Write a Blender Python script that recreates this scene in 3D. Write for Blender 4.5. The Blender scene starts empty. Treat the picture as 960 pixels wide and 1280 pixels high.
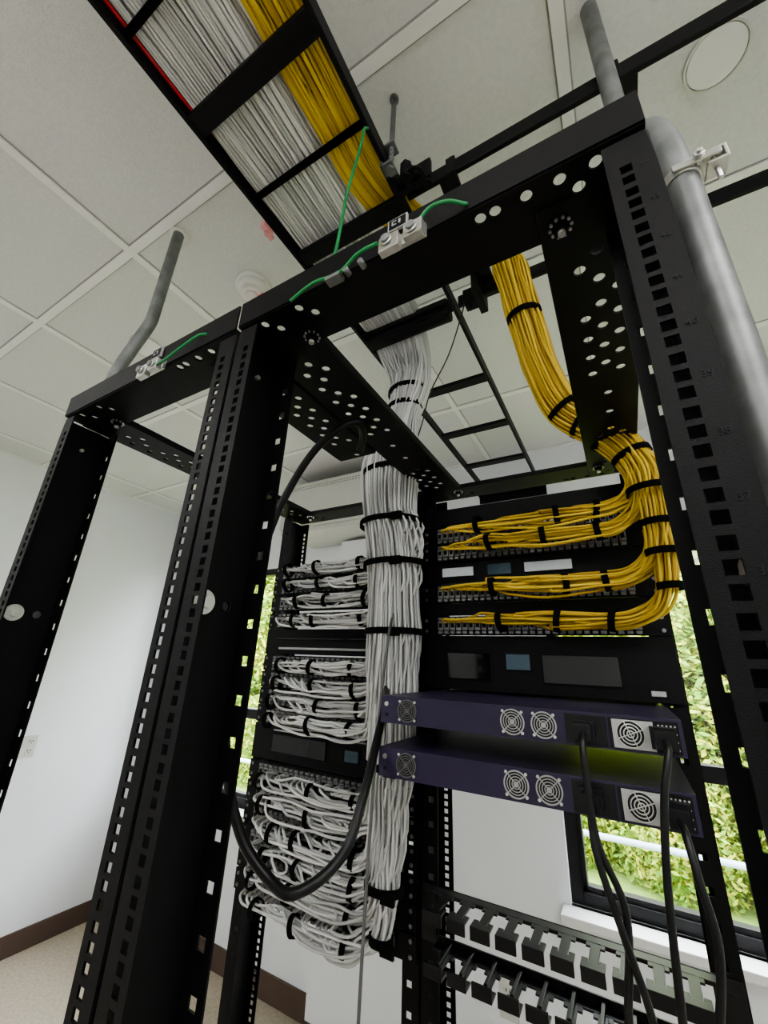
import bpy, bmesh, math, random
from mathutils import Vector, Matrix
random.seed(7)
V = Vector
SC = bpy.context.scene

# ------------------------------------------------------------------ materials
def mat(name, col, rough=.5, metal=0., nscale=0, namt=.0, bump=0., bscale=200, emis=None, estr=0, col2=None, spec=.5):
    m = bpy.data.materials.new(name); m.use_nodes = True
    nt = m.node_tree; b = nt.nodes['Principled BSDF']
    b.inputs['Base Color'].default_value = (*col, 1)
    b.inputs['Roughness'].default_value = rough
    b.inputs['Metallic'].default_value = metal
    b.inputs['Specular IOR Level'].default_value = spec
    tc = nt.nodes.new('ShaderNodeTexCoord')
    if nscale:
        n = nt.nodes.new('ShaderNodeTexNoise'); n.inputs['Scale'].default_value = nscale; n.inputs['Detail'].default_value = 4
        nt.links.new(tc.outputs['Object'], n.inputs['Vector'])
        r = nt.nodes.new('ShaderNodeValToRGB')
        c2 = col2 if col2 else tuple(max(0, c*(1-namt)) for c in col)
        r.color_ramp.elements[0].position = .35; r.color_ramp.elements[1].position = .65
        r.color_ramp.elements[0].color = (*c2, 1); r.color_ramp.elements[1].color = (*col, 1)
        nt.links.new(n.outputs['Fac'], r.inputs['Fac']); nt.links.new(r.outputs['Color'], b.inputs['Base Color'])
    if bump:
        n2 = nt.nodes.new('ShaderNodeTexNoise'); n2.inputs['Scale'].default_value = bscale; n2.inputs['Detail'].default_value = 3
        nt.links.new(tc.outputs['Object'], n2.inputs['Vector'])
        bp = nt.nodes.new('ShaderNodeBump'); bp.inputs['Strength'].default_value = bump; bp.inputs['Distance'].default_value = .002
        nt.links.new(n2.outputs['Fac'], bp.inputs['Height']); nt.links.new(bp.outputs['Normal'], b.inputs['Normal'])
    if emis:
        b.inputs['Emission Color'].default_value = (*emis, 1); b.inputs['Emission Strength'].default_value = estr
    return m
def island_mat(name, ca, cb, rough=.5, spec=.3):
    # every cable in a bundle gets its own slightly different jacket tone
    m = bpy.data.materials.new(name); m.use_nodes = True
    nt = m.node_tree; b = nt.nodes['Principled BSDF']
    b.inputs['Roughness'].default_value = rough; b.inputs['Specular IOR Level'].default_value = spec
    g = nt.nodes.new('ShaderNodeNewGeometry'); r = nt.nodes.new('ShaderNodeValToRGB')
    r.color_ramp.elements[0].color = (*ca,1); r.color_ramp.elements[1].color = (*cb,1)
    nt.links.new(g.outputs['Random Per Island'], r.inputs['Fac']); nt.links.new(r.outputs['Color'], b.inputs['Base Color'])
    return m

M_BLACK = mat('black_powder_coat', (.0048,.0048,.0056), .5, 0, 6, .25, .15, 900, spec=.17)
M_LADDER = mat('ladder_black', (.005,.005,.0065), .5, 0, 8, .2, spec=.2)
M_BLACKP = mat('black_plastic', (.007,.007,.008), .38, 0, 30, .2, spec=.35)
M_VELCRO = mat('velcro_black', (.004,.004,.004), .9, 0, 60, .3, spec=.1)
M_STEEL = mat('galvanised_steel', (.24,.25,.25), .5, .5, 25, .35)
M_ZINC = mat('bright_zinc', (.66,.66,.63), .3, .85, 40, .2)
M_WCAB = island_mat('white_cable_jacket', (.42,.42,.42), (.74,.74,.73))
M_YCAB = island_mat('yellow_cable_jacket', (.40,.25,.025), (.70,.50,.06))
M_GREEN = mat('green_wire', (.02,.24,.07), .45, 0, 8, .2)
M_RED = mat('red_wire', (.55,.02,.03), .45, 0, 8, .2)
M_GREYC = mat('grey_wire', (.12,.12,.12), .5, 0, 8, .2)
M_JACK = mat('grey_jack', (.20,.20,.20), .4, .2, 60, .4)
M_JACKS = mat('silver_jack', (.33,.33,.34), .35, .6, 60, .4)
M_PURP = mat('purple_switch_case', (.032,.024,.060), .42, 0, 10, .2, spec=.35)
M_WALL = mat('painted_wall', (.80,.82,.85), .8, 0, 1.2, .03, .1, 150)
M_CEIL = mat('ceiling_tile', (.69,.69,.685), .95, 0, 90, .06, .6, 260)
M_TBAR = mat('ceiling_grid', (.80,.80,.79), .5, 0, 3, .03)
M_GRIDSHADE = mat('painted_grid_shadow', (.34,.34,.33), .9, 0, 3, .1)  # shadow line along the T-bars, put in as dark grey colour
M_FLOOR = mat('floor_tile', (.52,.45,.35), .6, 0, 60, .2)
M_BASE = mat('brown_baseboard', (.10,.065,.05), .5, 0, 6, .15)
M_WHITEP = mat('white_plastic', (.78,.78,.76), .4, 0, 5, .03)
M_GREYP = mat('warm_grey_plastic', (.60,.60,.56), .5, 0, 4, .03)
M_FRAME = mat('window_frame_dark', (.012,.012,.015), .4, 0, 8, .2, spec=.3)
M_TEAL = mat('lcd_blank', (.05,.09,.12), .15, 0, 5, .1)
M_GLOSS = mat('dark_gloss', (.006,.006,.007), .08, 0, 5, .1)
M_LIGHTW = mat('glossy_label', (.75,.80,.85), .2, 0, 5, .1)
M_LABEL = mat('label_print', (.40,.40,.40), .6, 0, 5, .1)
M_LABEL2 = mat('label_print_dim', (.017,.017,.019), .6, 0, 5, .1, spec=.2)
M_REDL = mat('red_lens', (.85,.06,.05), .3, 0, 5, .1)
M_PINK = mat('pink_clip', (.75,.35,.35), .4, 0, 5, .1)
M_FILL = mat('fill_panel_glow', (.9,.9,.9), .5, 0, 5, .02, emis=(1,.99,.97), estr=10.)  # glow of the fill panels added out of view
M_GRASS = mat('grass', (.15,.24,.04), .9, 0, 9, .3)
M_PATH = mat('dirt_path', (.22,.16,.12), .9, 0, 6, .3)
M_BARK = mat('bark', (.06,.04,.03), .9, 0, 12, .4)
M_RAIL = mat('painted_rail', (.30,.38,.42), .5, 0, 5, .1)
def leafmat(name, a, b):
    m = mat(name, a, .6, 0, 1.6, 0, col2=b, spec=.1); return m
M_LEAF = leafmat('leaves_green', (.15,.24,.03), (.05,.11,.012))
M_LEAF2 = leafmat('leaves_yellow', (.34,.33,.04), (.13,.20,.025))

# ------------------------------------------------------------------ builders
def group(name, loc=(0,0,0)):
    e = bpy.data.objects.new(name, None); e.empty_display_size = .1
    SC.collection.objects.link(e); e.location = loc
    return e

class MB:
    def __init__(s): s.bm = bmesh.new()
    def box(s, x0,x1,y0,y1,z0,z1, mi=0):
        vs = [s.bm.verts.new(p) for p in [(x0,y0,z0),(x1,y0,z0),(x1,y1,z0),(x0,y1,z0),(x0,y0,z1),(x1,y0,z1),(x1,y1,z1),(x0,y1,z1)]]
        for f in [(3,2,1,0),(4,5,6,7),(0,1,5,4),(1,2,6,5),(2,3,7,6),(3,0,4,7)]:
            s.bm.faces.new([vs[i] for i in f]).material_index = mi
    def cyl(s, p0, p1, r, mi=0, seg=16, r1=None, cap=True):
        p0, p1 = V(p0), V(p1); d = (p1-p0).normalized(); r1 = r if r1 is None else r1
        a = d.orthogonal().normalized(); b = d.cross(a)
        A = [s.bm.verts.new(p0 + (a*math.cos(2*math.pi*i/seg)+b*math.sin(2*math.pi*i/seg))*r) for i in range(seg)]
        B = [s.bm.verts.new(p1 + (a*math.cos(2*math.pi*i/seg)+b*math.sin(2*math.pi*i/seg))*r1) for i in range(seg)]
        for i in range(seg):
            f = s.bm.faces.new([A[i],A[(i+1)%seg],B[(i+1)%seg],B[i]]); f.material_index = mi; f.smooth = seg > 7
        if cap:
            s.bm.faces.new(A[::-1]).material_index = mi; s.bm.faces.new(B).material_index = mi
    def ring(s, c, ax, ro, ri, h, mi=0, seg=24):
        c = V(c); d = V(ax).normalized(); a = d.orthogonal().normalized(); b = d.cross(a)
        def rr(r, o): return [s.bm.verts.new(c+d*o+(a*math.cos(2*math.pi*i/seg)+b*math.sin(2*math.pi*i/seg))*r) for i in range(seg)]
        L = [rr(ro,0), rr(ro,h), rr(ri,h), rr(ri,0)]
        for k in range(4):
            P, Q = L[k], L[(k+1)%4]
            for i in range(seg):
                s.bm.faces.new([P[i],P[(i+1)%seg],Q[(i+1)%seg],Q[i]]).material_index = mi
    def plate(s, o, u, v, uc, vc, holes, kind='c', rad=.006, mi=0):
        o, u, v = V(o), V(u), V(v); bm = s.bm
        P = lambda a, b: bm.verts.new(o+u*a+v*b)
        for i in range(len(uc)-1):
            for j in range(len(vc)-1):
                a0,a1,b0,b1 = uc[i],uc[i+1],vc[j],vc[j+1]
                c = [P(a0,b0),P(a1,b0),P(a1,b1),P(a0,b1)]
                if not holes(i, j):
                    bm.faces.new(c).material_index = mi; continue
                ca, cb = (a0+a1)/2, (b0+b1)/2
                if kind == 's':
                    h = [P(ca-rad,cb-rad),P(ca+rad,cb-rad),P(ca+rad,cb+rad),P(ca-rad,cb+rad)]
                    for k in range(4):
                        bm.faces.new([c[k],c[(k+1)%4],h[(k+1)%4],h[k]]).material_index = mi
                else:
                    m = 4; n = 4*m
                    h = [P(ca+rad*math.cos(math.radians(225)+2*math.pi*q/n), cb+rad*math.sin(math.radians(225)+2*math.pi*q/n)) for q in range(n)]
                    for k in range(4):
                        arc = [h[(k*m+q)%n] for q in range(m+1)]
                        bm.faces.new([c[k],c[(k+1)%4]]+arc[::-1]).material_index = mi
    def done(s, name, mats, parent=None, bevel=0, solid=0, weld=True):
        if weld: bmesh.ops.remove_doubles(s.bm, verts=s.bm.verts, dist=1e-5)
        if not solid: bmesh.ops.recalc_face_normals(s.bm, faces=s.bm.faces)
        me = bpy.data.meshes.new(name); s.bm.to_mesh(me); s.bm.free()
        for m in (mats if isinstance(mats,(list,tuple)) else [mats]): me.materials.append(m)
        ob = bpy.data.objects.new(name, me); SC.collection.objects.link(ob)
        if solid:
            md = ob.modifiers.new('thick','SOLIDIFY'); md.thickness = solid; md.offset = 0
        if bevel:
            md = ob.modifiers.new('bev','BEVEL'); md.width = bevel; md.segments = 2; md.limit_method = 'ANGLE'
        if parent: ob.parent = parent
        return ob

def catmull(pts, n=6):
    pts = [V(p) for p in pts]; out = []
    P = [pts[0]*2-pts[1]] + pts + [pts[-1]*2-pts[-2]]
    for i in range(1, len(P)-2):
        p0,p1,p2,p3 = P[i-1],P[i],P[i+1],P[i+2]
        d1 = (p2-p1).length
        t1 = (p2-p0); t2 = (p3-p1)
        t1 = t1.normalized()*d1 if t1.length > 1e-9 else t1
        t2 = t2.normalized()*d1 if t2.length > 1e-9 else t2
        for k in range(n):
            t = k/n; t2_, t3_ = t*t, t*t*t
            out.append(p1*(2*t3_-3*t2_+1)+t1*(t3_-2*t2_+t)+p2*(-2*t3_+3*t2_)+t2*(t3_-t2_))
    out.append(pts[-1]); return out

def cables(name, lines, r, m, parent=None, n=5, res=1, raw=False):
    cu = bpy.data.curves.new(name,'CURVE'); cu.dimensions='3D'; cu.bevel_depth=r; cu.bevel_resolution=res; cu.use_fill_caps=True
    for L in lines:
        pts = L if raw else catmull(L, n)
        sp = cu.splines.new('POLY'); sp.points.add(len(pts)-1)
        for i,p in enumerate(pts): sp.points[i].co = (*p,1)
    t = bpy.data.objects.new('tmp', cu); SC.collection.objects.link(t)
    dg = bpy.context.evaluated_depsgraph_get(); dg.update()
    me = bpy.data.meshes.new_from_object(t.evaluated_get(dg)); me.name = name
    bpy.data.objects.remove(t); bpy.data.curves.remove(cu)
    me.materials.clear(); me.materials.append(m)
    me.polygons.foreach_set('use_smooth',[True]*len(me.polygons))
    ob = bpy.data.objects.new(name, me); SC.collection.objects.link(ob)
    if parent: ob.parent = parent
    return ob

# ------------------------------------------------------------------ camera
cam = bpy.data.objects.new('camera', bpy.data.cameras.new('camera')); SC.collection.objects.link(cam)
fwd = V((-.4725,.8062,.3514)).normalized(); rt = V((.8701,.4949,.0400)); rt = (rt-fwd*rt.dot(fwd)).normalized(); up = rt.cross(fwd)
R = Matrix((rt, up, -fwd)).transposed().to_4x4(); R.translation = V((.434,-.2945,1.629)); cam.matrix_world = R
cam.data.sensor_fit='VERTICAL'; cam.data.sensor_height=36; cam.data.lens=505/1280*36; cam.data.clip_start=.01
SC.camera = cam

# ------------------------------------------------------------------ room
XL,XR,YF,YB,ZC = -2.85,1.9,-2.5,1.88,2.8
b=MB(); b.box(XL-.15,XR+.15,YF-.15,YB+.15,-.1,0); b.done('floor',M_FLOOR)
b=MB(); b.box(XL-.15,XR+.15,YF-.15,YB+.15,ZC,ZC+.1); b.done('ceiling',M_CEIL)
b=MB(); b.box(XL-.15,XL,YF-.15,YB+.15,0,ZC); b.done('wall_left',M_WALL)
b=MB(); b.box(XR,XR+.15,YF-.15,YB+.15,0,ZC); b.done('wall_right',M_WALL)
b=MB(); b.box(XL,XR,YF-.15,YF,0,ZC); b.done('wall_front',M_WALL)
WZ0,WZ1 = .76,2.27
wins=[(-2.4,-1.5),(.10,1.5)]
b=MB(); xs=XL
for a,c in wins:
    b.box(xs,a,YB,YB+.15,0,ZC); b.box(a,c,YB,YB+.15,0,WZ0); b.box(a,c,YB,YB+.15,WZ1,ZC); xs=c
b.box(xs,XR,YB,YB+.15,0,ZC)
b.box(-1.07,-.52,YB-.13,YB,0,2.36)
b.done('wall_back',M_WALL)
b=MB()
for i in range(-4,6):
    x=-.73+.61*i
    if XL<x<XR: b.box(x-.0125,x+.0125,YF,YB,ZC-.006,ZC+.001,0); b.box(x-.016,x+.016,YF,YB,ZC-.001,ZC+.001,1)  # wider dark strip paints the shadow on both sides of the T-bar
for j in range(-5,4):
    y=.07+.61*j
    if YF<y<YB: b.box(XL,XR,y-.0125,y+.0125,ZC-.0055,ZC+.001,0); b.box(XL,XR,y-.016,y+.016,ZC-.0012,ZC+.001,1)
b.box(XL,XL+.02,YF,YB,ZC-.006,ZC); b.box(XL,XR,YB-.02,YB,ZC-.006,ZC)
b.done('trim_ceiling_grid',[M_TBAR,M_GRIDSHADE])
b=MB(); b.box(XL,XL+.012,YF,YB,0,.11); b.done('baseboard_left',M_BASE,bevel=.003)
b=MB(); b.box(XL,-1.07,YB-.012,YB,0,.11); b.box(-1.082,-.508,YB-.142,YB-.13,0,.11); b.box(-.52,XR,YB-.012,YB,0,.11); b.done('baseboard_back',M_BASE,bevel=.003)
for wi,(a,c) in enumerate(wins):
    g=group('window_%d'%(wi+1),(a,YB,WZ0))
    def ch(ob): ob.parent=g; ob.matrix_parent_inverse=Matrix.Translation((-a,-YB,-WZ0))
    b=MB(); y0,y1=YB+.025,YB+.085; t=.045
    b.box(a,a+t,y0,y1,WZ0,WZ1); b.box(c-t,c,y0,y1,WZ0,WZ1); b.box(a+t,c-t,y0,y1,WZ0,WZ0+t); b.box(a+t,c-t,y0,y1,WZ1-t,WZ1)
    b.box(a+t,c-t,y0,y1,1.25,1.31)
    b.box(a+t,a+t+.02,y0+.01,y1-.01,WZ0+t,1.25); b.box(c-t-.02,c-t,y0+.01,y1-.01,WZ0+t,1.25); b.box(a+t,c-t,y0+.01,y1-.01,WZ0+t,WZ0+t+.02)
    ch(b.done('frame',M_FRAME,bevel=.003))
    b=MB(); b.box(a+(.0 if wi==0 else -.03),c+.03,YB-.09,YB+.025,WZ0-.03,WZ0); ch(b.done('sill',M_WHITEP,bevel=.004))
    gm=bpy.data.materials.get('window_glass')
    if not gm:
        gm=bpy.data.materials.new('window_glass'); gm.use_nodes=True; nt=gm.node_tree; nt.nodes.clear()
        o=nt.nodes.new('ShaderNodeOutputMaterial'); mx=nt.nodes.new('ShaderNodeMixShader'); tr=nt.nodes.new('ShaderNodeBsdfTransparent'); gl=nt.nodes.new('ShaderNodeBsdfGlossy')
        gl.inputs['Roughness'].default_value=.02; mx.inputs[0].default_value=.04
        nt.links.new(tr.outputs[0],mx.inputs[1]); nt.links.new(gl.outputs[0],mx.inputs[2]); nt.links.new(mx.outputs[0],o.inputs[0])
    b=MB(); b.box(a+t,c-t,YB+.053,YB+.057,WZ0+t,WZ1-t); ch(b.done('glass',gm))
for (x,y) in [(-1.65,-1.46),(.18,-1.46),(1.4,-.85)]:  # glowing panels added behind the camera to brighten the room
    b=MB(); b.box(x-.29,x+.29,y-.6,y+.6,ZC-.012,ZC-.002,0)
    for s in (-1,1):
        b.box(x+s*.3-.012,x+s*.3+.012,y-.6,y+.6,ZC-.016,ZC-.002,1); b.box(x-.3,x+.3,y+s*.6-.012,y+s*.6+.012,ZC-.016,ZC-.002,1)
    b.done('added_fill_panel',[M_FILL,M_WHITEP])
# outdoors
b=MB(); b.box(-30,20,YB+.3,40,-.35,-.3); b.done('grass_ground',M_GRASS)
b=MB(); b.box(-30,20,3.3,4.1,-.3,-.285); b.done('dirt_path',M_PATH)
b=MB(); b.cyl((-30,4.4,.30),(20,4.4,.30),.025,0,10)
for x in (-12,-8.5,-6.2,-2.2,3.4,7): b.cyl((x,4.4,-.3),(x,4.4,.30),.025,0,8)
b.done('outdoor_railing',M_RAIL)
def leafmesh(nm,n,rad):
    bm=bmesh.new()
    for i in range(n):
        while True:
            p=V((random.uniform(-1,1),random.uniform(-1,1),random.uniform(-1,1)))
            if .35<p.length<1: break
        p=V((p.x*rad,p.y*rad*.8,p.z*rad*1.15)); s=random.uniform(.022,.05)
        a=V((random.gauss(0,1),random.gauss(0,1),random.gauss(0,1))).normalized(); c=a.orthogonal().normalized()
        q=[p+a*s*1.5,p+c*s*.6,p-a*s*1.5,p-c*s*.6]
        f=bm.faces.new([bm.verts.new(x) for x in q]); f.material_index=random.randint(0,1)
    me=bpy.data.meshes.new(nm); bm.to_mesh(me); bm.free(); me.materials.append(M_LEAF); me.materials.append(M_LEAF2); return me
LM=leafmesh('foliage',16000,1.3)
b=MB(); b.cyl((0,0,-1.6),(0,0,.4),.06,0,8,.03); b.cyl((0,0,-.6),(.5,.2,.5),.03,0,6,.01); b.cyl((0,0,-.4),(-.5,-.2,.6),.03,0,6,.01)
tk=b.done('trunk_tmp',M_BARK); tkm=tk.data; bpy.data.objects.remove(tk)
for (x,y,z,s) in [(1.2,6.5,1.3,1.1),(3.2,7,1.5,1.2),(-.4,7.2,1.4,1.2),(2.2,9,2.8,1.7),(5.5,9,2.6,1.7),(-1.5,9.5,2.9,1.7),(1.0,11,4.6,2),(4.5,12,5,2.2),(-3.2,6.8,1.3,1.15),(-5,7.2,1.5,1.25),(-7,7,1.4,1.2),(-4.2,9,2.9,1.7),(-7.2,9.5,3,1.8),(-10,9,2.4,1.8),(-6,12,4.8,2.2),(-9.5,8,1.3,1.3),
                  (.55,5.7,.15,.6),(1.75,5.6,.2,.65),(2.9,5.8,.2,.65),(-.6,5.8,.1,.6),(-4.0,5.6,.2,.65),(-5.4,5.7,.15,.6),(-6.8,5.7,.2,.65)]:
    g=group('tree' if z>.5 else 'shrub',(x,y,z)); g.scale=(s,s,s); g.rotation_euler=(0,0,random.uniform(0,6.28))
    for nm,me in (('leaves',LM),('trunk',tkm)):
        o=bpy.data.objects.new(nm,me); SC.collection.objects.link(o); o.parent=g

# ------------------------------------------------------------------ racks
H=2.083; TOP=2.134; D=.75; PD=.085; FW=.036
def eia():
    z=.05; vc=[0,.05]; hs=set()
    while z+.0445<H-.01:
        for dz in (.0159,.0159,.01265):
            hs.add(len(vc)-1); z+=dz; vc.append(z)
    vc.append(H); return vc,hs
def sparse():
    z=.06; vc=[0,.06]; hs=set()
    while z+.0445<H-.01:
        hs.add(len(vc)-1); z+=.0165; vc.append(z); z+=.0280; vc.append(z)
    vc.append(H); return vc,hs
VD,HD=eia(); VS,HS=sparse()
def post(mb,X,s,yo,yi):
    mb.plate((X,yo,0),(s,0,0),(0,0,1),[0,.014,.0285,FW],VD,lambda i,j:i==1 and j in HD,'s',.0047)
    mb.plate((X,yi,0),(s,0,0),(0,0,1),[0,.012,.029,FW],VS,lambda i,j:i==1 and j in HS,'s',.0058)
    y0=min(yo,yi)
    mb.plate((X,y0,0),(0,1,0),(0,0,1),[0,.014,.034,.050,.070,.085],[0,.6,.62,1.680,1.700,2.02,2.04,H],
             lambda i,j:(i in(1,3) and j in(1,3)),'c',.0068)
def rack(x0,x1,short2=False):
    g=group('equipment_rack',(x0,0,0))
    def ch(ob): ob.parent=g; ob.matrix_parent_inverse=Matrix.Translation((-x0,0,0)); return ob
    for nm,X,s,yo,yi in [('post_1',x0,1,0,PD),('post_2',x1,-1,0,PD),('post_3',x0,1,D,D-PD),('post_4',x1,-1,D,D-PD)]:
        m=MB(); post(m,X,s,yo,yi); ch(m.done(nm,M_BLACK,solid=.0026))
    zf=2.089
    for nm,yf,dy in (('top_angle_1',-.004,1),('top_angle_2',D+.004,-1)):
        m=MB(); n=32; w=(x1-x0)/n; uc=[i*w for i in range(n+1)]; vc=[0,.006,.022,.038,.054,.074]
        pat={(22,1),(23,1),(25,1),(27,1),(27,3),(28,2),(29,1),(29,3),(30,2),(2,1),(3,2),(4,3),(2,3),(6,1),(7,2)}
        m.plate((x0,yf,zf),(1,0,0),(0,dy,0),uc,vc,lambda i,j:(i,j) in pat,'c',.0062)
        m.plate((x0,yf,zf),(1,0,0),(0,0,1),uc,[0,TOP-zf],lambda i,j:False)
        ch(m.done(nm,M_BLACK,solid=.003))
    for nm,X,s in (('top_rail_1',x0+.001,1),('top_rail_2',x1-.001,-1)):
        L0=D-.06; n=33; w=L0/n
        if short2 and s<0: n=18
        m=MB(); L=w*n; vc=[i*w for i in range(n+1)]; uc=[0,.014,.034,.054,.074,.098]
        def hf(i,j):
            grp = (3<=j<=14) or (23<=j<=30)
            if not grp: return j in(17,20) and i==2
            if i==1: return j%2==0
            if i==2: return j%2==1
            if i==3: return j%2==0 and j!=6
            return False
        m.plate((X,.03,2.086),(s,0,0),(0,1,0),uc,vc,hf,'c',.0068)
        m.plate((X,.03,2.086),(0,1,0),(0,0,1),[0,L],[0,.012],lambda i,j:False)
        m.plate((X+s*.098,.03,2.086),(0,1,0),(0,0,1),[0,L],[0,.012],lambda i,j:False)
        ch(m.done(nm,M_BLACK,solid=.003))
    m=MB()
    for y in(0,D-.05): m.box(x0+.002,x1-.002,y,y+.05,.0,.004); m.box(x0+.002,x1-.002,y+.002,y+.006,.004,.09)
    for x in (x0+.002,x1-.052): m.box(x,x+.05,.05,D-.05,.0,.004)
    ch(m.done('base_frame',M_BLACK))
    m=MB()
    for (x,y) in [(x0+.092,.055),(x1-.078,.055),(x0+.092,D-.06),(x1-.078,D-.06)]:
        m.ring((x,y,2.0845),(0,0,-1),.0125,.005,.002,0); m.cyl((x,y,2.083),(x,y,2.074),.008,0,6); m.cyl((x,y,2.075),(x,y,2.070),.004,1,12)
        for q in range(10):
            a=q*math.pi/5; m.cyl((x+.011*math.cos(a),y+.011*math.sin(a),2.083),(x+.011*math.cos(a),y+.011*math.sin(a),2.080),.0018,1,6)
    for x,s in((x0,1),(x1,-1)):
        m.cyl((x-s*.001,.024,1.69),(x+s*.005,.024,1.69),.0145,1,24); m.cyl((x+s*.005,.024,1.69),(x+s*.013,.024,1.69),.008,1,6)
        m.cyl((x,.042,2.03),(x+s*.006,.042,2.03),.004,1,6)
    ch(m.done('bolts',[M_BLACK,M_ZINC]))
    return g,ch
g1,ch1=rack(0.0,.515)
g2,ch2=rack(-.521,-.006,True)
for i,u in enumerate(range(28,45)):
    z=1.683+(u-36)*.04445
    if z>2.06: break
    t=bpy.data.curves.new('num','FONT'); t.body=str(u); t.size=.0075; t.align_x='CENTER'; t.extrude=.0001
    o=bpy.data.objects.new('t',t); SC.collection.objects.link(o)
    dg=bpy.context.evaluated_depsgraph_get(); dg.update(); me=bpy.data.meshes.new_from_object(o.evaluated_get(dg)); bpy.data.objects.remove(o)
    me.materials.clear(); me.materials.append(M_LABEL2); o=bpy.data.objects.new('unit_number',me); SC.collection.objects.link(o)
    o.parent=g1; o.matrix_local=Matrix.Translation((.507,-.0018,z))@Matrix.Rotation(math.pi/2,4,'X')
for (x0,xc) in ((0,.28),(-.521,-.195)):
    g=group('grounding_lug',(xc,-.010,2.080))
    m=MB(); a=.027
    m.box(-a,a,-.004,0.002,-.006,.012,0); m.box(-a,-.002,-.014,-.004,-.016,.006,0); m.box(.004,a,-.014,-.004,-.012,.008,0)
    for x in(-.016,.015): m.cyl((x,-.014,-.004),(x,-.020,-.004),.0055,1,12); m.ring((x,-.015,-.004),(0,-1,0),.007,.0045,.002,0)
    m.done('lug_body',[M_ZINC,M_STEEL],g,bevel=.001)
    m=MB(); m.box(-.024,.002,-.0,.0035,.032,.051,0); m.box(-.022,.0,-.0008,.001,.034,.049,1); m.box(-.018,-.012,-.0014,0,.038,.045,0); m.box(-.016,-.010,-.0018,0,.040,.043,1); m.box(-.009,-.0065,-.0014,0,.038,.045,0)
    m.done('label',[M_LABEL,M_BLACK],g)
cables('ground_wire',[[(.11,-.012,2.078),(.15,-.014,2.086),(.19,-.014,2.080),(.22,-.018,2.090),(.25,-.022,2.084)],[(.295,-.02,2.078),(.315,-.022,2.096),(.335,-.018,2.098),(.35,-.010,2.094),(.352,-.004,2.10)]],.0022,M_GREEN,n=8,res=2)
cables('ground_wire',[[(-.175,-.022,2.074),(-.15,-.022,2.074),(-.12,-.016,2.094),(-.09,-.010,2.110),(-.075,-.005,2.11)]],.0022,M_GREEN,n=8,res=2)
cables('ground_wire',[[(.150,.07,2.57),(.150,.06,2.55),(.145,.06,2.50),(.13,.055,2.38),(.125,.05,2.25),(.13,.03,2.14)]],.0026,M_GREEN,n=8,res=2)
m=MB(); m.box(.170,.192,-.016,-.004,2.076,2.082,0); m.cyl((.20,-.016,2.081),(.20,-.005,2.081),.004,0,8); m.cyl((.222,-.016,2.081),(.222,-.005,2.081),.004,0,8); m.done('wire_clamp',M_STEEL)

# ------------------------------------------------------------------ ladders
LZ=2.575
g=group('cable_ladder',(0,0,LZ))
m=MB()
for x in(-.152,.142): m.box(x,x+.010,-2.48,YB-.005,0,.038)
for y in(-2.2,-1.9,-1.6,-1.3,-1.0,-.70,-.395,-.085,.225,.53,.87,1.18,1.5,1.8): m.box(-.142,.142,y-.019,y+.019,.002,.016)
m.done('runway',M_LADDER,g,bevel=.002)
m=MB(); m.box(-.19,.18,YB-.03,YB,-.01,.0); m.box(-.19,.18,YB-.006,YB,-.05,.0)
for x in(-.15,.145): m.cyl((x,YB-.02,.01),(x,YB-.02,-.03),.006,0,8)
m.done('wall_bracket',M_LADDER,g)
m=MB(); m.box(-.165,-.152,.105,.135,-.012,.01,0); m.cyl((-.158,.12,-.012),(-.158,.12,-.024),.005,0,8); m.box(-.172,-.160,.125,.145,-.006,.004,0)
m.done('clip',M_PINK,g,bevel=.002)
g=group('cable_ladder',(.5,.38,LZ))
m=MB()
for y in(-.165,.155): m.box(-.34,1.38,y,y+.010,0,.038)
for x in(-.25,.07,.38,.68,.98,1.28): m.box(x-.019,x+.019,-.155,.155,.002,.016)
m.done('runway',M_LADDER,g,bevel=.002)
m=MB()
for x in (.055,-.24):
    m.box(x-.010,x+.010,-.170,-.150,-.006,.044,0); m.cyl((x,-.16,.044),(x,-.16,.054),.006,0,8)
m.done('clips',M_LADDER,g,bevel=.002)
g=group('ladder_junction_bracket',(.16,.20,LZ))
m=MB(); m.box(-.01,.065,-.012,.0,-.018,.04,0); m.box(-.018,-.006,-.05,.02,-.018,.04,0); m.cyl((.0,-.02,.0),(.05,-.015,.0),.009,0,12); m.cyl((.03,.0,.02),(.03,-.04,-.01),.008,0,12)
m.cyl((.02,-.03,-.024),(.02,-.03,.02),.013,0,6); m.cyl((.055,-.0,-.024),(.055,.0,.01),.011,0,6); m.ring((.035,-.02,-.02),(0,0,1),.022,.014,.006,0)
m.done('bracket',M_LADDER,g,bevel=.002)
m=MB(); yr=-.058
m.cyl((0,yr,-.02),(0,yr,ZC-LZ),.0050,0,12); m.box(-.016,.008,yr-.012,yr+.014,-.018,-.010,0); m.box(-.018,-.014,yr-.012,yr+.014,-.018,.045,0); m.box(-.016,.010,yr-.012,yr+.014,.045,.050,0)
m.cyl((0,yr,-.028),(0,yr,-.020),.009,0,6); m.cyl((0,yr,.050),(0,yr,.058),.009,0,6); m.ring((0,yr,ZC-LZ),(0,0,-1),.010,.005,.006,0)
for k in range(36): m.ring((0,yr,-.01+k*.006),(0,0,1),.0057,.0045,.003,0,10)
m.done('threaded_rod',M_STEEL,g)
g=group('cable_dropout',(0,.55,LZ))
m=MB()
m.cyl((-.14,0,.008),(.13,0,.008),.026,0,24); m.box(-.14,.13,-.03,.0,-.01,.034,0)
m.done('roller',M_LADDER,g,bevel=.002)
g=group('cable_dropout',(.27,.52,LZ))
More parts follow.
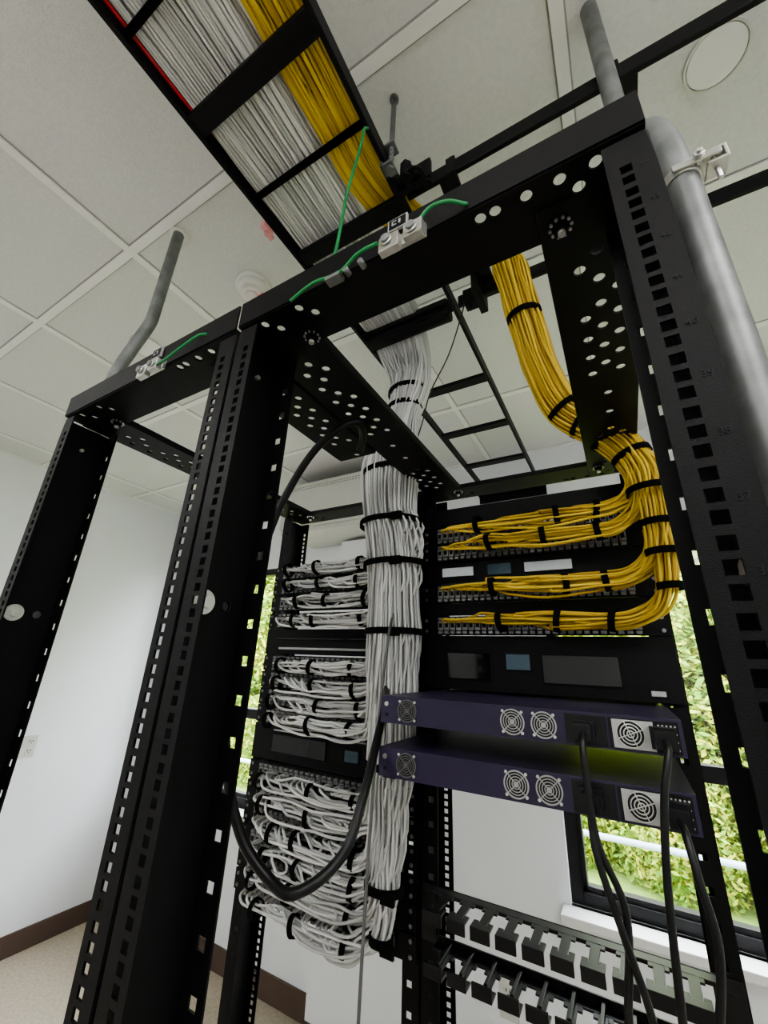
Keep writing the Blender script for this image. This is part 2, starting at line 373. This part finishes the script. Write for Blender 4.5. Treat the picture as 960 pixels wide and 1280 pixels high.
m=MB(); m.box(-.05,-.03,-.06,.03,-.045,.03,0); m.box(.055,.068,-.06,.03,-.02,.03,0); m.cyl((-.04,-.01,.0),(.06,-.01,.0),.02,0,18); m.box(-.085,-.05,-.02,.02,-.03,.01,0); m.cyl((-.07,0,-.045),(-.07,0,0),.008,0,6); m.cyl((-.07,.0,-.03),(-.03,-.03,-.03),.006,0,8)
m.done('roller',M_LADDER,g,bevel=.002)

# ------------------------------------------------------------------ white cables
WROWS=[1.105,1.152,1.20,1.25,1.30,1.348, 1.485,1.53,1.575,1.62, 1.74,1.79,1.84,1.885]
PER=18; c0=.0047
N=len(WROWS)*PER
offs=[]
for k in range(N):
    r=c0*math.sqrt(k+.5); a=k*2.39996; offs.append((r*math.cos(a)*1.10,r*math.sin(a)*.86))
order=sorted(range(N),key=lambda k:offs[k][0]); lay=9
lad={}
for rk,k in enumerate(order): lad[k]=(rk//lay, rk%lay)
ncol=N//lay+1
TX,TY=-.040,.575
jr=lambda s: random.uniform(-s,s)
lines=[]
for k in range(N):
    ox,oy=offs[k]; c,l=lad[k]; lx=-.130+.170*(c+.5)/ncol+jr(.001)+(.0025 if l%2 else -.0025); lz=LZ+.0195+l*.0056
    row=k//PER; zr=WROWS[row]; q=k%PER
    P=[(lx,-2.4,lz),(lx+jr(.002),-1.2,lz),(lx+jr(.003),-.5,lz),(lx+jr(.003),-.35,lz),(lx+jr(.003),-.22,lz),(lx+jr(.003),-.1,lz),(lx+jr(.003),.03,lz+jr(.001)),(lx+jr(.003),.2,lz),(lx,.40,lz+.002),(lx,.52+l*.002,lz+.004),
       (lx*.95,.588+l*.005,LZ-.02+l*.002),(TX+.024+ox*.76+jr(.004),.598+oy*.75,2.40),(TX+.004+ox*.60,.592+oy*.68,2.29),(TX-.020+ox+jr(.003),TY+oy,2.15)]
    z=2.0
    while z>zr+.11:
        P.append((TX-(.014 if z>1.95 else 0)+ox*(.92+.08*math.sin(z*9))+jr(.0022)+.006*math.sin(z*5),TY+oy+jr(.0022),z)); z-=.12
    low=row<6
    xp=-.448+.318*(q+.5)/PER+jr(.008); a=random.uniform(0,6.28); rr=(.0175 if low else .0145)*math.sqrt(random.random()); dy,dz=rr*math.cos(a),rr*math.sin(a)
    sag=random.uniform(.0,.014) if low else random.uniform(0,.006)
    loop=random.uniform(0,.018)
    P.append((TX+ox*.9,TY+oy*.9,zr+.055+jr(.012)))
    P.append((-.108+jr(.008),.590+dy,zr+.004+dz-sag))
    if xp<-.17: P.append((-.165+jr(.01),.590+dy*1.3+jr(.004),zr-.002+dz*1.3-sag*1.2+jr(.004)))
    if xp<-.24: P.append((-.23+jr(.01),.592+dy*1.1+jr(.004),zr-.006+dz*1.1-sag+jr(.004)))
    if xp<-.33: P.append((-.31+jr(.01),.594+dy*1.4+jr(.004),zr-.004+dz*1.4-sag*.6+jr(.004)))
    P.append((xp+.038,.596+dy-loop*.5,zr+dz*.9-loop*.5)); P.append((xp+.012,.604-loop*.6,zr+.004+jr(.005))); P.append((xp,.626,zr+.003)); P.append((xp,.648,zr+.002))
    lines.append(P)
G=group('white_cable_bundle')
cables('cables',lines,.0030,M_WCAB,G,n=4,res=1)
m=MB()
def strap(m,c,ax,r,w,seg=24):
    m.ring(V(c)-V(ax).normalized()*w/2,ax,r+.002,r-.001,w,0,seg)
def estrap(m,c,rx,ry,w):
    c=V(c); seg=28; L=[]
    for (sc,o) in((.0025,0),(.0025,w),(-.001,w),(-.001,0)):
        L.append([m.bm.verts.new(c+V(((rx+sc)*math.cos(2*math.pi*i/seg),(ry+sc)*math.sin(2*math.pi*i/seg),o-w/2))) for i in range(seg)])
    for k in range(4):
        P,Q=L[k],L[(k+1)%4]
        for i in range(seg): m.bm.faces.new([P[i],P[(i+1)%seg],Q[(i+1)%seg],Q[i]])
for z in(2.115,1.97,1.86,1.70,1.43,1.225,1.145):
    n=sum(1 for zr in WROWS if zr<z)*PER; r=c0*math.sqrt(max(n,PER))
    estrap(m,(TX-(.012 if z>1.95 else 0)+.006*math.sin(z*5),TY,z),r*1.10,r*.88,.014)
    m.box(TX+r*.3,TX+r*.3+.028,TY-r*.88-.0035,TY-r*.78,z-.012,z+.006)
estrap(m,(TX+.010,.592,2.33),.051,.042,.014); estrap(m,(TX+.018,.596,2.385),.059,.048,.014)
for y in(-.9,-.22,.065): m.box(-.140,.140,y-.006,y+.006,LZ+.009,LZ+.0165)
for zr in WROWS:
    for x in(-.385+jr(.03),-.27+jr(.03),-.14+jr(.02)): strap(m,(x,.593,zr-.006),(1,jr(.2),.05+jr(.2)),.0185+jr(.002),.011)
m.done('velcro_straps',M_VELCRO,G)

# ------------------------------------------------------------------ yellow cables
YROWS=[1.725,1.80,1.903,1.948]; YP=24; NY=len(YROWS)*YP; cy=.0038
offs=[(cy*math.sqrt(k+.5)*math.cos(k*2.39996),cy*math.sqrt(k+.5)*math.sin(k*2.39996)) for k in range(NY)]
order=sorted(range(NY),key=lambda k:offs[k][0]); lad={k:(rk//5,rk%5) for rk,k in enumerate(order)}
lines=[]
for k in range(NY):
    ox,oy=offs[k]; c,l=lad[k]; lx=.050+.086*(c+.5)/(NY/5)+jr(.001); lz=LZ+.0195+l*.0056
    row=k//YP; zr=YROWS[row]; q=k%YP; j2=lambda: jr(.0022)
    P=[(lx,-2.4,lz),(lx,-1.2,lz),(lx+jr(.003),-.5,lz),(lx+jr(.003),-.35,lz),(lx+jr(.003),-.2,lz),(lx+jr(.003),-.05,lz),(lx+jr(.002),.05,lz),(lx+.0,.15,lz),(lx+.04,.28,lz),
       (.23+ox*.5,.385-oy,2.602+l*.005),(.285,.425-oy*.9,2.597+ox*.4),(.318+ox,.45+oy,2.54),(.328+ox+j2(),.462+oy+j2(),2.48),(.335+ox+j2(),.475+oy+j2(),2.42),(.344+ox+j2(),.50+oy+j2(),2.35),(.355+ox+j2(),.525+oy+j2(),2.28),
       (.388+ox*.9+j2(),.57+oy+j2(),2.185+ox*.6),(.445+ox*.4,.59+oy+j2(),2.125+ox+j2()),(.492+ox*.8+j2(),.585+oy,2.06+ox*.5)]
    if zr<1.94: P.append((.514+ox,.565+oy,1.99))
    z=1.90
    while z>zr+.06: P.append((.517+ox+jr(.003),.558+oy+jr(.003),z)); z-=.07
    a=random.uniform(0,6.28); rr=.016*math.sqrt(random.random()); dy,dz=rr*math.cos(a),rr*math.sin(a)
    xp=.06+.34*(q+.5)/YP; sag=random.uniform(0,.006)
    P+=[(.502+ox*.6,.565+oy*.6,zr+.030+dz),(.455+jr(.004),.583+dy,zr+.002+dz-sag),(.41+jr(.004),.590+dy,zr-.002+dz-sag)]
    if xp<.3: P.append((.31+jr(.01),.593+dy*1.4+jr(.003),zr-.003+dz*1.4-sag+jr(.003)))
    if xp<.23: P.append((.25+jr(.01),.595+dy*1.1+jr(.003),zr-.003+dz*1.1-sag*.5+jr(.003)))
    if xp<.16: P.append((.18+jr(.01),.597+dy*1.3,zr-.002+dz*1.4))
    P+=[(xp+.03,.600+dy*.8,zr+dz*.8),(xp+.008,.610,zr+.003+jr(.004)),(xp,.628,zr+.003),(xp,.646,zr+.002)]
    lines.append(P)
G=group('yellow_cable_bundle')
cables('cables',lines,.0028,M_YCAB,G,n=5,res=1)
m=MB()
strap(m,(.337,.48,2.40),(.1,.2,-1),.0375,.013); strap(m,(.388,.57,2.185),(.5,.2,-.8),.038,.012); strap(m,(.455,.59,2.112),(.8,0,-.5),.037,.013)
strap(m,(.42,.582,2.150),(.7,.1,-.6),.038,.010)
strap(m,(.499,.583,2.045),(.35,0,-1),.036,.013)
for z in(1.955,1.89,1.835,1.775): strap(m,(.517,.558,z),(0,0,1),cy*math.sqrt(sum(1 for q in YROWS if q<z)*YP)*1.05,.012)
for zr in YROWS:
    for x in(.42,.33+jr(.02),.2+jr(.03)): strap(m,(x,.593,zr-.003),(1,jr(.2),jr(.2)),.0190,.012)
m.box(.046,.140,.059,.071,LZ+.009,LZ+.0165)
m.done('velcro_straps',M_VELCRO,G)
cables('red_cable',[[(-.1375,-2.3,LZ+.021),(-.1375,-1,LZ+.021),(-.1375,-.3,LZ+.021),(-.1375,-.12,LZ+.021),(-.137,-.06,LZ+.03),(-.136,.05,LZ+.07),(-.136,.35,LZ+.075)]],.0038,M_RED)

# ------------------------------------------------------------------ patch panels & devices
def panel(xa,xb,z,jm,ports=24):
    g=group('patch_panel',((xa+xb)/2,.655,z)); w=(xb-xa)/2
    m=MB(); m.box(-w,w,0,.004,-.0215,.0215,0)
    m.box(-w+.036,w-.036,.004,.035,-.018,.018,0)
    n=ports
    for i in range(n):
        x=-w+.045+(2*w-.09)*(i+.5)/n; hw=(2*w-.09)/n*.42
        m.box(x-hw,x+hw,-.011,.0,-.011,.010,1); m.box(x-hw*.6,x+hw*.6,-.0125,-.010,-.005,.005,0)
        m.box(x-hw*.8,x+hw*.8,-.0135,-.004,.012,.018,1); m.box(x-hw*.8,x+hw*.8,-.0135,-.004,-.019,-.013,1)
    for s in(-1,1): m.cyl((s*(w-.012),-.003,.012),(s*(w-.012),0,.012),.004,1,8); m.cyl((s*(w-.012),-.003,-.012),(s*(w-.012),0,-.012),.004,1,8)
    m.done('panel',[M_BLACK,jm],g,bevel=.0006)
for z in WROWS: panel(-.519,-.008,z,M_JACK)
for z in YROWS: panel(.002,.513,z-.004,M_JACKS,28)
def device(name,xa,xb,z0,z1,rects,yf=.655,depth=.3):
    g=group(name,((xa+xb)/2,yf,(z0+z1)/2)); w=(xb-xa)/2; h=(z1-z0)/2
    m=MB(); m.box(-w,w,0,.006,-h,h,0); m.box(-w+.038,w-.038,.006,depth,-h+.002,h-.002,0)
    for (a,c,b0,b1,mi) in rects:
        m.box(a,c,-.004,0,b0,b1,mi)
        m.box(a-.003,c+.003,-.002,0,b0-.003,b1+.003,0)
    m.done('chassis',[M_BLACK,M_GLOSS,M_TEAL,M_LIGHTW,M_LABEL],g,bevel=.001)
device('network_appliance',.002,.513,1.582,1.698,[(-.19,-.09,-.035,.02,1),(-.055,-.005,-.012,.02,2),(.02,.16,-.035,.02,1),(.205,.228,-.047,-.038,4)])
device('network_appliance',.002,.513,1.824,1.873,[(-.20,-.12,-.010,.012,3),(-.085,-.03,-.012,.014,2),(.0,.10,-.010,.012,3)])
device('blank_panel',.002,.513,1.745,1.773,[],depth=.02)
device('blank_panel',-.519,-.008,1.645,1.715,[(-.22,.2,.006,.010,1),(-.20,.17,-.022,-.016,4)],depth=.02)
device('network_appliance',-.519,-.008,1.375,1.46,[(.06,.10,-.015,.01,2),(-.18,.0,-.022,.02,1),(-.18,.12,.028,.032,4)],depth=.25)
device('blank_panel',.002,.513,1.972,2.02,[],depth=.02)

def switch(z0):
    g=group('network_switch',(.26,.40,z0)); w=.222; h=.0435
    m=MB(); m.box(-w,w,0,.42,0,h,0)
    def fan(x,r,mi=1):
        z=h/2; m.ring((x,0,z),(0,-1,0),r+.0015,r-.0005,.0025,mi,28); m.cyl((x,-.0002,z),(x,-.0008,z),r,2,28)
        for rr in(.35,.58,.8): m.ring((x,-.0008,z),(0,-1,0),r*rr+.0006,r*rr-.0006,.001,mi,24)
        m.cyl((x,-.0005,z),(x,-.0028,z),r*.22,mi,12)
        for q in range(4):
            a=q*math.pi/2+.78; m.cyl((x,-.0012,z),(x+r*math.cos(a),-.0012,z+r*math.sin(a)),.0008,mi,5)
        for sx in(-1,1):
            for sz in(-1,1): m.cyl((x+sx*r*.86,0,z+sz*r*.86),(x+sx*r*.86,-.002,z+sz*r*.86),.0022,3,8)
    fan(-.170,.0165,1); fan(.008,.0165,4); fan(.053,.0165,4)
    for xa,xb in((.083,.135),(.138,.218)):
        m.box(xa,xb,-.002,.0,.003,h-.003,2)
    m.box(.142,.19,-.004,0,.004,h-.005,4); m.ring((.163,-.0042,h/2),(0,-1,0),.0165,.0155,.0015,3,24); m.cyl((.163,-.004,h/2),(.163,-.0046,h/2),.0155,2,24)
    for rr in(.004,.008,.012): m.ring((.163,-.0046,h/2),(0,-1,0),rr+.0007,rr-.0007,.001,3,20)
    for q in range(4):
        a=q*math.pi/2+.4; m.cyl((.163,-.005,h/2),(.163+.0155*math.cos(a),-.005,h/2+.0155*math.sin(a)),.0008,3,5)
    for xx in(.095,.188):
        m.box(xx-.003,xx+.026,-.012,0,.008,.034,2); m.box(xx+.001,xx+.022,-.032,-.012,.011,.031,2)
    for i in range(5):
        for j in range(4): m.cyl((.196+i*.0045,-.0018,.008+j*.009),(.196+i*.0045,-.0032,.008+j*.009),.0013,3,6)
    m.cyl((-.21,-.0002,h*.7),(-.21,-.003,h*.7),.004,3,10); m.cyl((-.21,-.0002,h*.3),(-.21,-.003,h*.3),.0025,2,10)
    m.done('chassis',[M_PURP,M_GREYC,M_BLACKP,M_ZINC,M_LABEL],g,bevel=.0008)
switch(1.533); switch(1.452)
def cord(pts,r=.0042):
    return cables('power_cord',[pts],r,M_BLACKP,n=8,res=3)
cord([(.367,.372,1.553),(.367,.355,1.545),(.368,.345,1.50),(.372,.345,1.44),(.392,.350,1.38),(.380,.355,1.28),(.372,.36,1.1),(.375,.38,.8),(.38,.4,.4),(.38,.45,.05)])
cord([(.460,.372,1.553),(.460,.352,1.545),(.448,.34,1.50),(.437,.34,1.42),(.430,.345,1.3),(.420,.36,1.1),(.42,.38,.8),(.42,.4,.4),(.42,.45,.05)])
cord([(.367,.372,1.472),(.367,.352,1.465),(.37,.34,1.43),(.387,.345,1.36),(.405,.352,1.28),(.400,.36,1.1),(.40,.39,.8),(.40,.4,.4),(.40,.45,.05)])
cord([(.460,.372,1.472),(.462,.350,1.466),(.466,.335,1.43),(.472,.335,1.38),(.462,.34,1.32),(.440,.35,1.24),(.44,.36,1.1),(.44,.39,.8),(.44,.4,.4),(.44,.45,.05)])

g=group('horizontal_cable_manager',(.2575,.66,1.17))
m=MB(); W=.2555
m.box(-W,W,0,.003,.030,.045,0); m.box(-W,W,0,.003,-.045,-.030,0); m.box(-W,-W+.03,0,.003,-.030,.030,0); m.box(W-.03,W,0,.003,-.030,.030,0)
n=10
for s in(1,-1):
    m.box(-.225,.225,-.020,.0,s*.043-.0015,s*.043+.0015,0)
    for i in range(n):
        x=-.215+.43*(i+.5)/n
        m.box(x-.007,x+.007,-.078,-.020,s*.043-.0015,s*.043+.0015,0)
        m.box(x-.017,x+.017,-.090,-.076,s*.043-.0018,s*.043+.0018,0)
        m.box(x-.017,x+.017,-.093,-.089,min(s*.045,s*.026),max(s*.045,s*.026),0)
        m.box(x-.003,x+.003,-.070,-.0,min(s*.043,s*.034),max(s*.043,s*.034),0)
        for t in(-1,1):
            m.box(x+t*.0105-.0035,x+t*.0105+.0035,-.032,-.020,s*.043-.0015,s*.043+.0015,0)
            m.box(x+t*.0125-.0045,x+t*.0125+.0045,-.080,-.066,s*.043-.0015,s*.043+.0015,0)
m.done('fingers',M_BLACKP,g,bevel=.0008)

# ------------------------------------------------------------------ loose cables
cables('black_power_feed',[[(.012,.315,2.04),(.028,.30,2.062),(.038,.27,2.072),(.022,.255,2.068),(-.012,.25,2.05),(-.055,.25,2.02),(-.10,.25,1.96),(-.135,.25,1.89),(-.15,.23,1.75),(-.142,.21,1.62),(-.118,.2,1.50),(-.084,.22,1.395),(-.04,.24,1.347),(-.0,.25,1.336),(.040,.30,1.371),(.045,.34,1.43),(.034,.39,1.49),(.010,.46,1.545),(-.03,.54,1.58)]],.0075,M_BLACKP,n=8,res=4)
cables('grey_cable',[[(-.02,.54,1.74),(.0,.48,1.66),(-.005,.46,1.45),(-.01,.45,1.1),(-.01,.45,.7),(0,.5,.05)]],.0030,M_GREYC,n=8,res=2)
cables('grey_cable',[[(.20,.50,2.575),(.17,.53,2.53),(.12,.56,2.44),(.06,.57,2.34),(.03,.58,2.25),(-.02,.6,2.15)]],.0018,M_BLACKP,n=8,res=2)

# ------------------------------------------------------------------ conduits
g=group('conduit',(-.547,.107,ZC))
o=cables('pipe',[[(0,0,0),(0,0,-.15),(0,0,-.29),(-.004,0,-.34),(-.03,-.01,-.42),(-.06,-.018,-.50),(-.066,-.02,-.58),(-.066,-.02,-.8),(-.066,-.02,-2.0),(-.066,-.02,-2.75)]],.0150,M_STEEL,g,n=8,res=5)
m=MB(); m.ring((0,0,0),(0,0,-1),.024,.0145,.006,0); m.done('flange',M_WHITEP,g)
g=group('conduit',(.543,.205,ZC))
cables('pipe',[[(0,0,0),(0,0,-.2),(0,-.005,-.36),(.001,-.025,-.43),(.003,-.068,-.51),(.006,-.105,-.58),(.009,-.117,-.65),(.010,-.118,-.75),(.010,-.118,-1.2),(.010,-.118,-2.0),(.010,-.118,-2.75)]],.0148,M_STEEL,g,n=8,res=5)
m=MB(); z=-.690
m.ring((.010,-.118,z-.006),(0,0,1),.0172,.0142,.012,0,24)
m.box(.0,.040,-.138,-.135,z-.004,z+.004,0); m.box(.028,.045,-.134,-.114,z-.009,z-.006,0); m.box(.028,.045,-.134,-.114,z+.007,z+.010,0); m.box(.043,.046,-.134,-.114,z-.009,z+.010,0)
m.cyl((.037,-.125,z-.024),(.037,-.125,z+.018),.0025,0,8); m.cyl((.037,-.125,z+.010),(.037,-.125,z+.015),.006,0,6); m.cyl((.022,-.146,z),(.022,-.13,z),.0025,0,8); m.cyl((.022,-.143,z),(.022,-.138,z),.005,0,6)
m.done('clamp',M_ZINC,g,bevel=.0008)

# ------------------------------------------------------------------ ceiling & wall fixtures
g=group('smoke_detector',(-.48,.34,ZC)); m=MB()
m.cyl((0,0,0),(0,0,-.012),.058,0,32); m.cyl((0,0,-.012),(0,0,-.035),.05,0,32,.042); m.ring((0,0,-.035),(0,0,-1),.032,.02,.008,0); m.cyl((0,0,-.035),(0,0,-.045),.018,0,20)
m.box(.004,.036,.010,.036,-.075,-.040,1)
m.done('housing',[M_WHITEP,M_REDL],g)
for (x,y,r) in((.76,.394,.055),(-1.09,.34,.065)):
    g=group('sprinkler_cover',(x,y,ZC)); m=MB(); m.ring((0,0,0),(0,0,-1),r,r-.004,.006,1,40); m.cyl((0,0,0),(0,0,-.005),r-.006,0,40); m.done('cap',[M_TBAR,M_GREYP],g)
g=group('wall_air_conditioner',(-1.02,1.52,2.38)); m=MB()
m.box(-.39,.39,0,.355,.03,.33,0); m.box(-.39,.39,.02,.355,0,.03,0)
for i in range(34): m.box(-.36+i*.0215,-.36+i*.0215+.013,-.001,.003,.300,.306,1); m.box(-.36+i*.0215,-.36+i*.0215+.013,-.001,.003,.285,.291,1)
m.done('housing',[M_GREYP,M_GREYC],g,bevel=.006)
def outlet(x,y,z,n):
    g=group('electrical_outlet',(x,y,z)); m=MB()
    if n=='y':
        m.box(-.037,.037,-.006,0,-.06,.06,0)
        for s in(-1,1):
            m.box(-.017,.017,-.008,-.006,s*.026-.016,s*.026+.016,0)
            for t in(-1,1): m.box(t*.007-.0018,t*.007+.0018,-.009,-.008,s*.026-.002,s*.026+.009,1)
            m.cyl((0,-.0085,s*.026-.009),(0,-.009,s*.026-.009),.003,1,8)
    else:
        m.box(0,.006,-.06,.06,-.06,.06,0)
        for c in(-.03,.03):
            for s in(-1,1):
                m.box(.006,.008,c-.016,c+.016,s*.026-.016,s*.026+.016,0)
                for t in(-1,1): m.box(.008,.009,c+t*.007-.0018,c+t*.007+.0018,s*.026-.002,s*.026+.009,1)
                m.cyl((.0085,c,s*.026-.009),(.009,c,s*.026-.009),.003,1,8)
    m.done('plate',[M_GREYP,M_BLACKP],g,bevel=.001)
outlet(-.17,YB,.40,'y'); outlet(XL,1.08,1.07,'x')

# ------------------------------------------------------------------ light
w=bpy.data.worlds.new('sky'); SC.world=w; w.use_nodes=True; nt=w.node_tree; bg=nt.nodes['Background']
bg.inputs[0].default_value=(.90,.95,1,1); bg.inputs[1].default_value=14.0
s=bpy.data.objects.new('sun',bpy.data.lights.new('sun','SUN')); s.data.energy=10; s.data.angle=.05; s.data.color=(1,.96,.86)
s.rotation_euler=(math.radians(48),0,math.radians(12)); SC.collection.objects.link(s)
SC.view_settings.view_transform='AgX'; SC.view_settings.exposure=.5
try: SC.view_settings.look='AgX - Medium High Contrast'
except Exception as e: print(e)
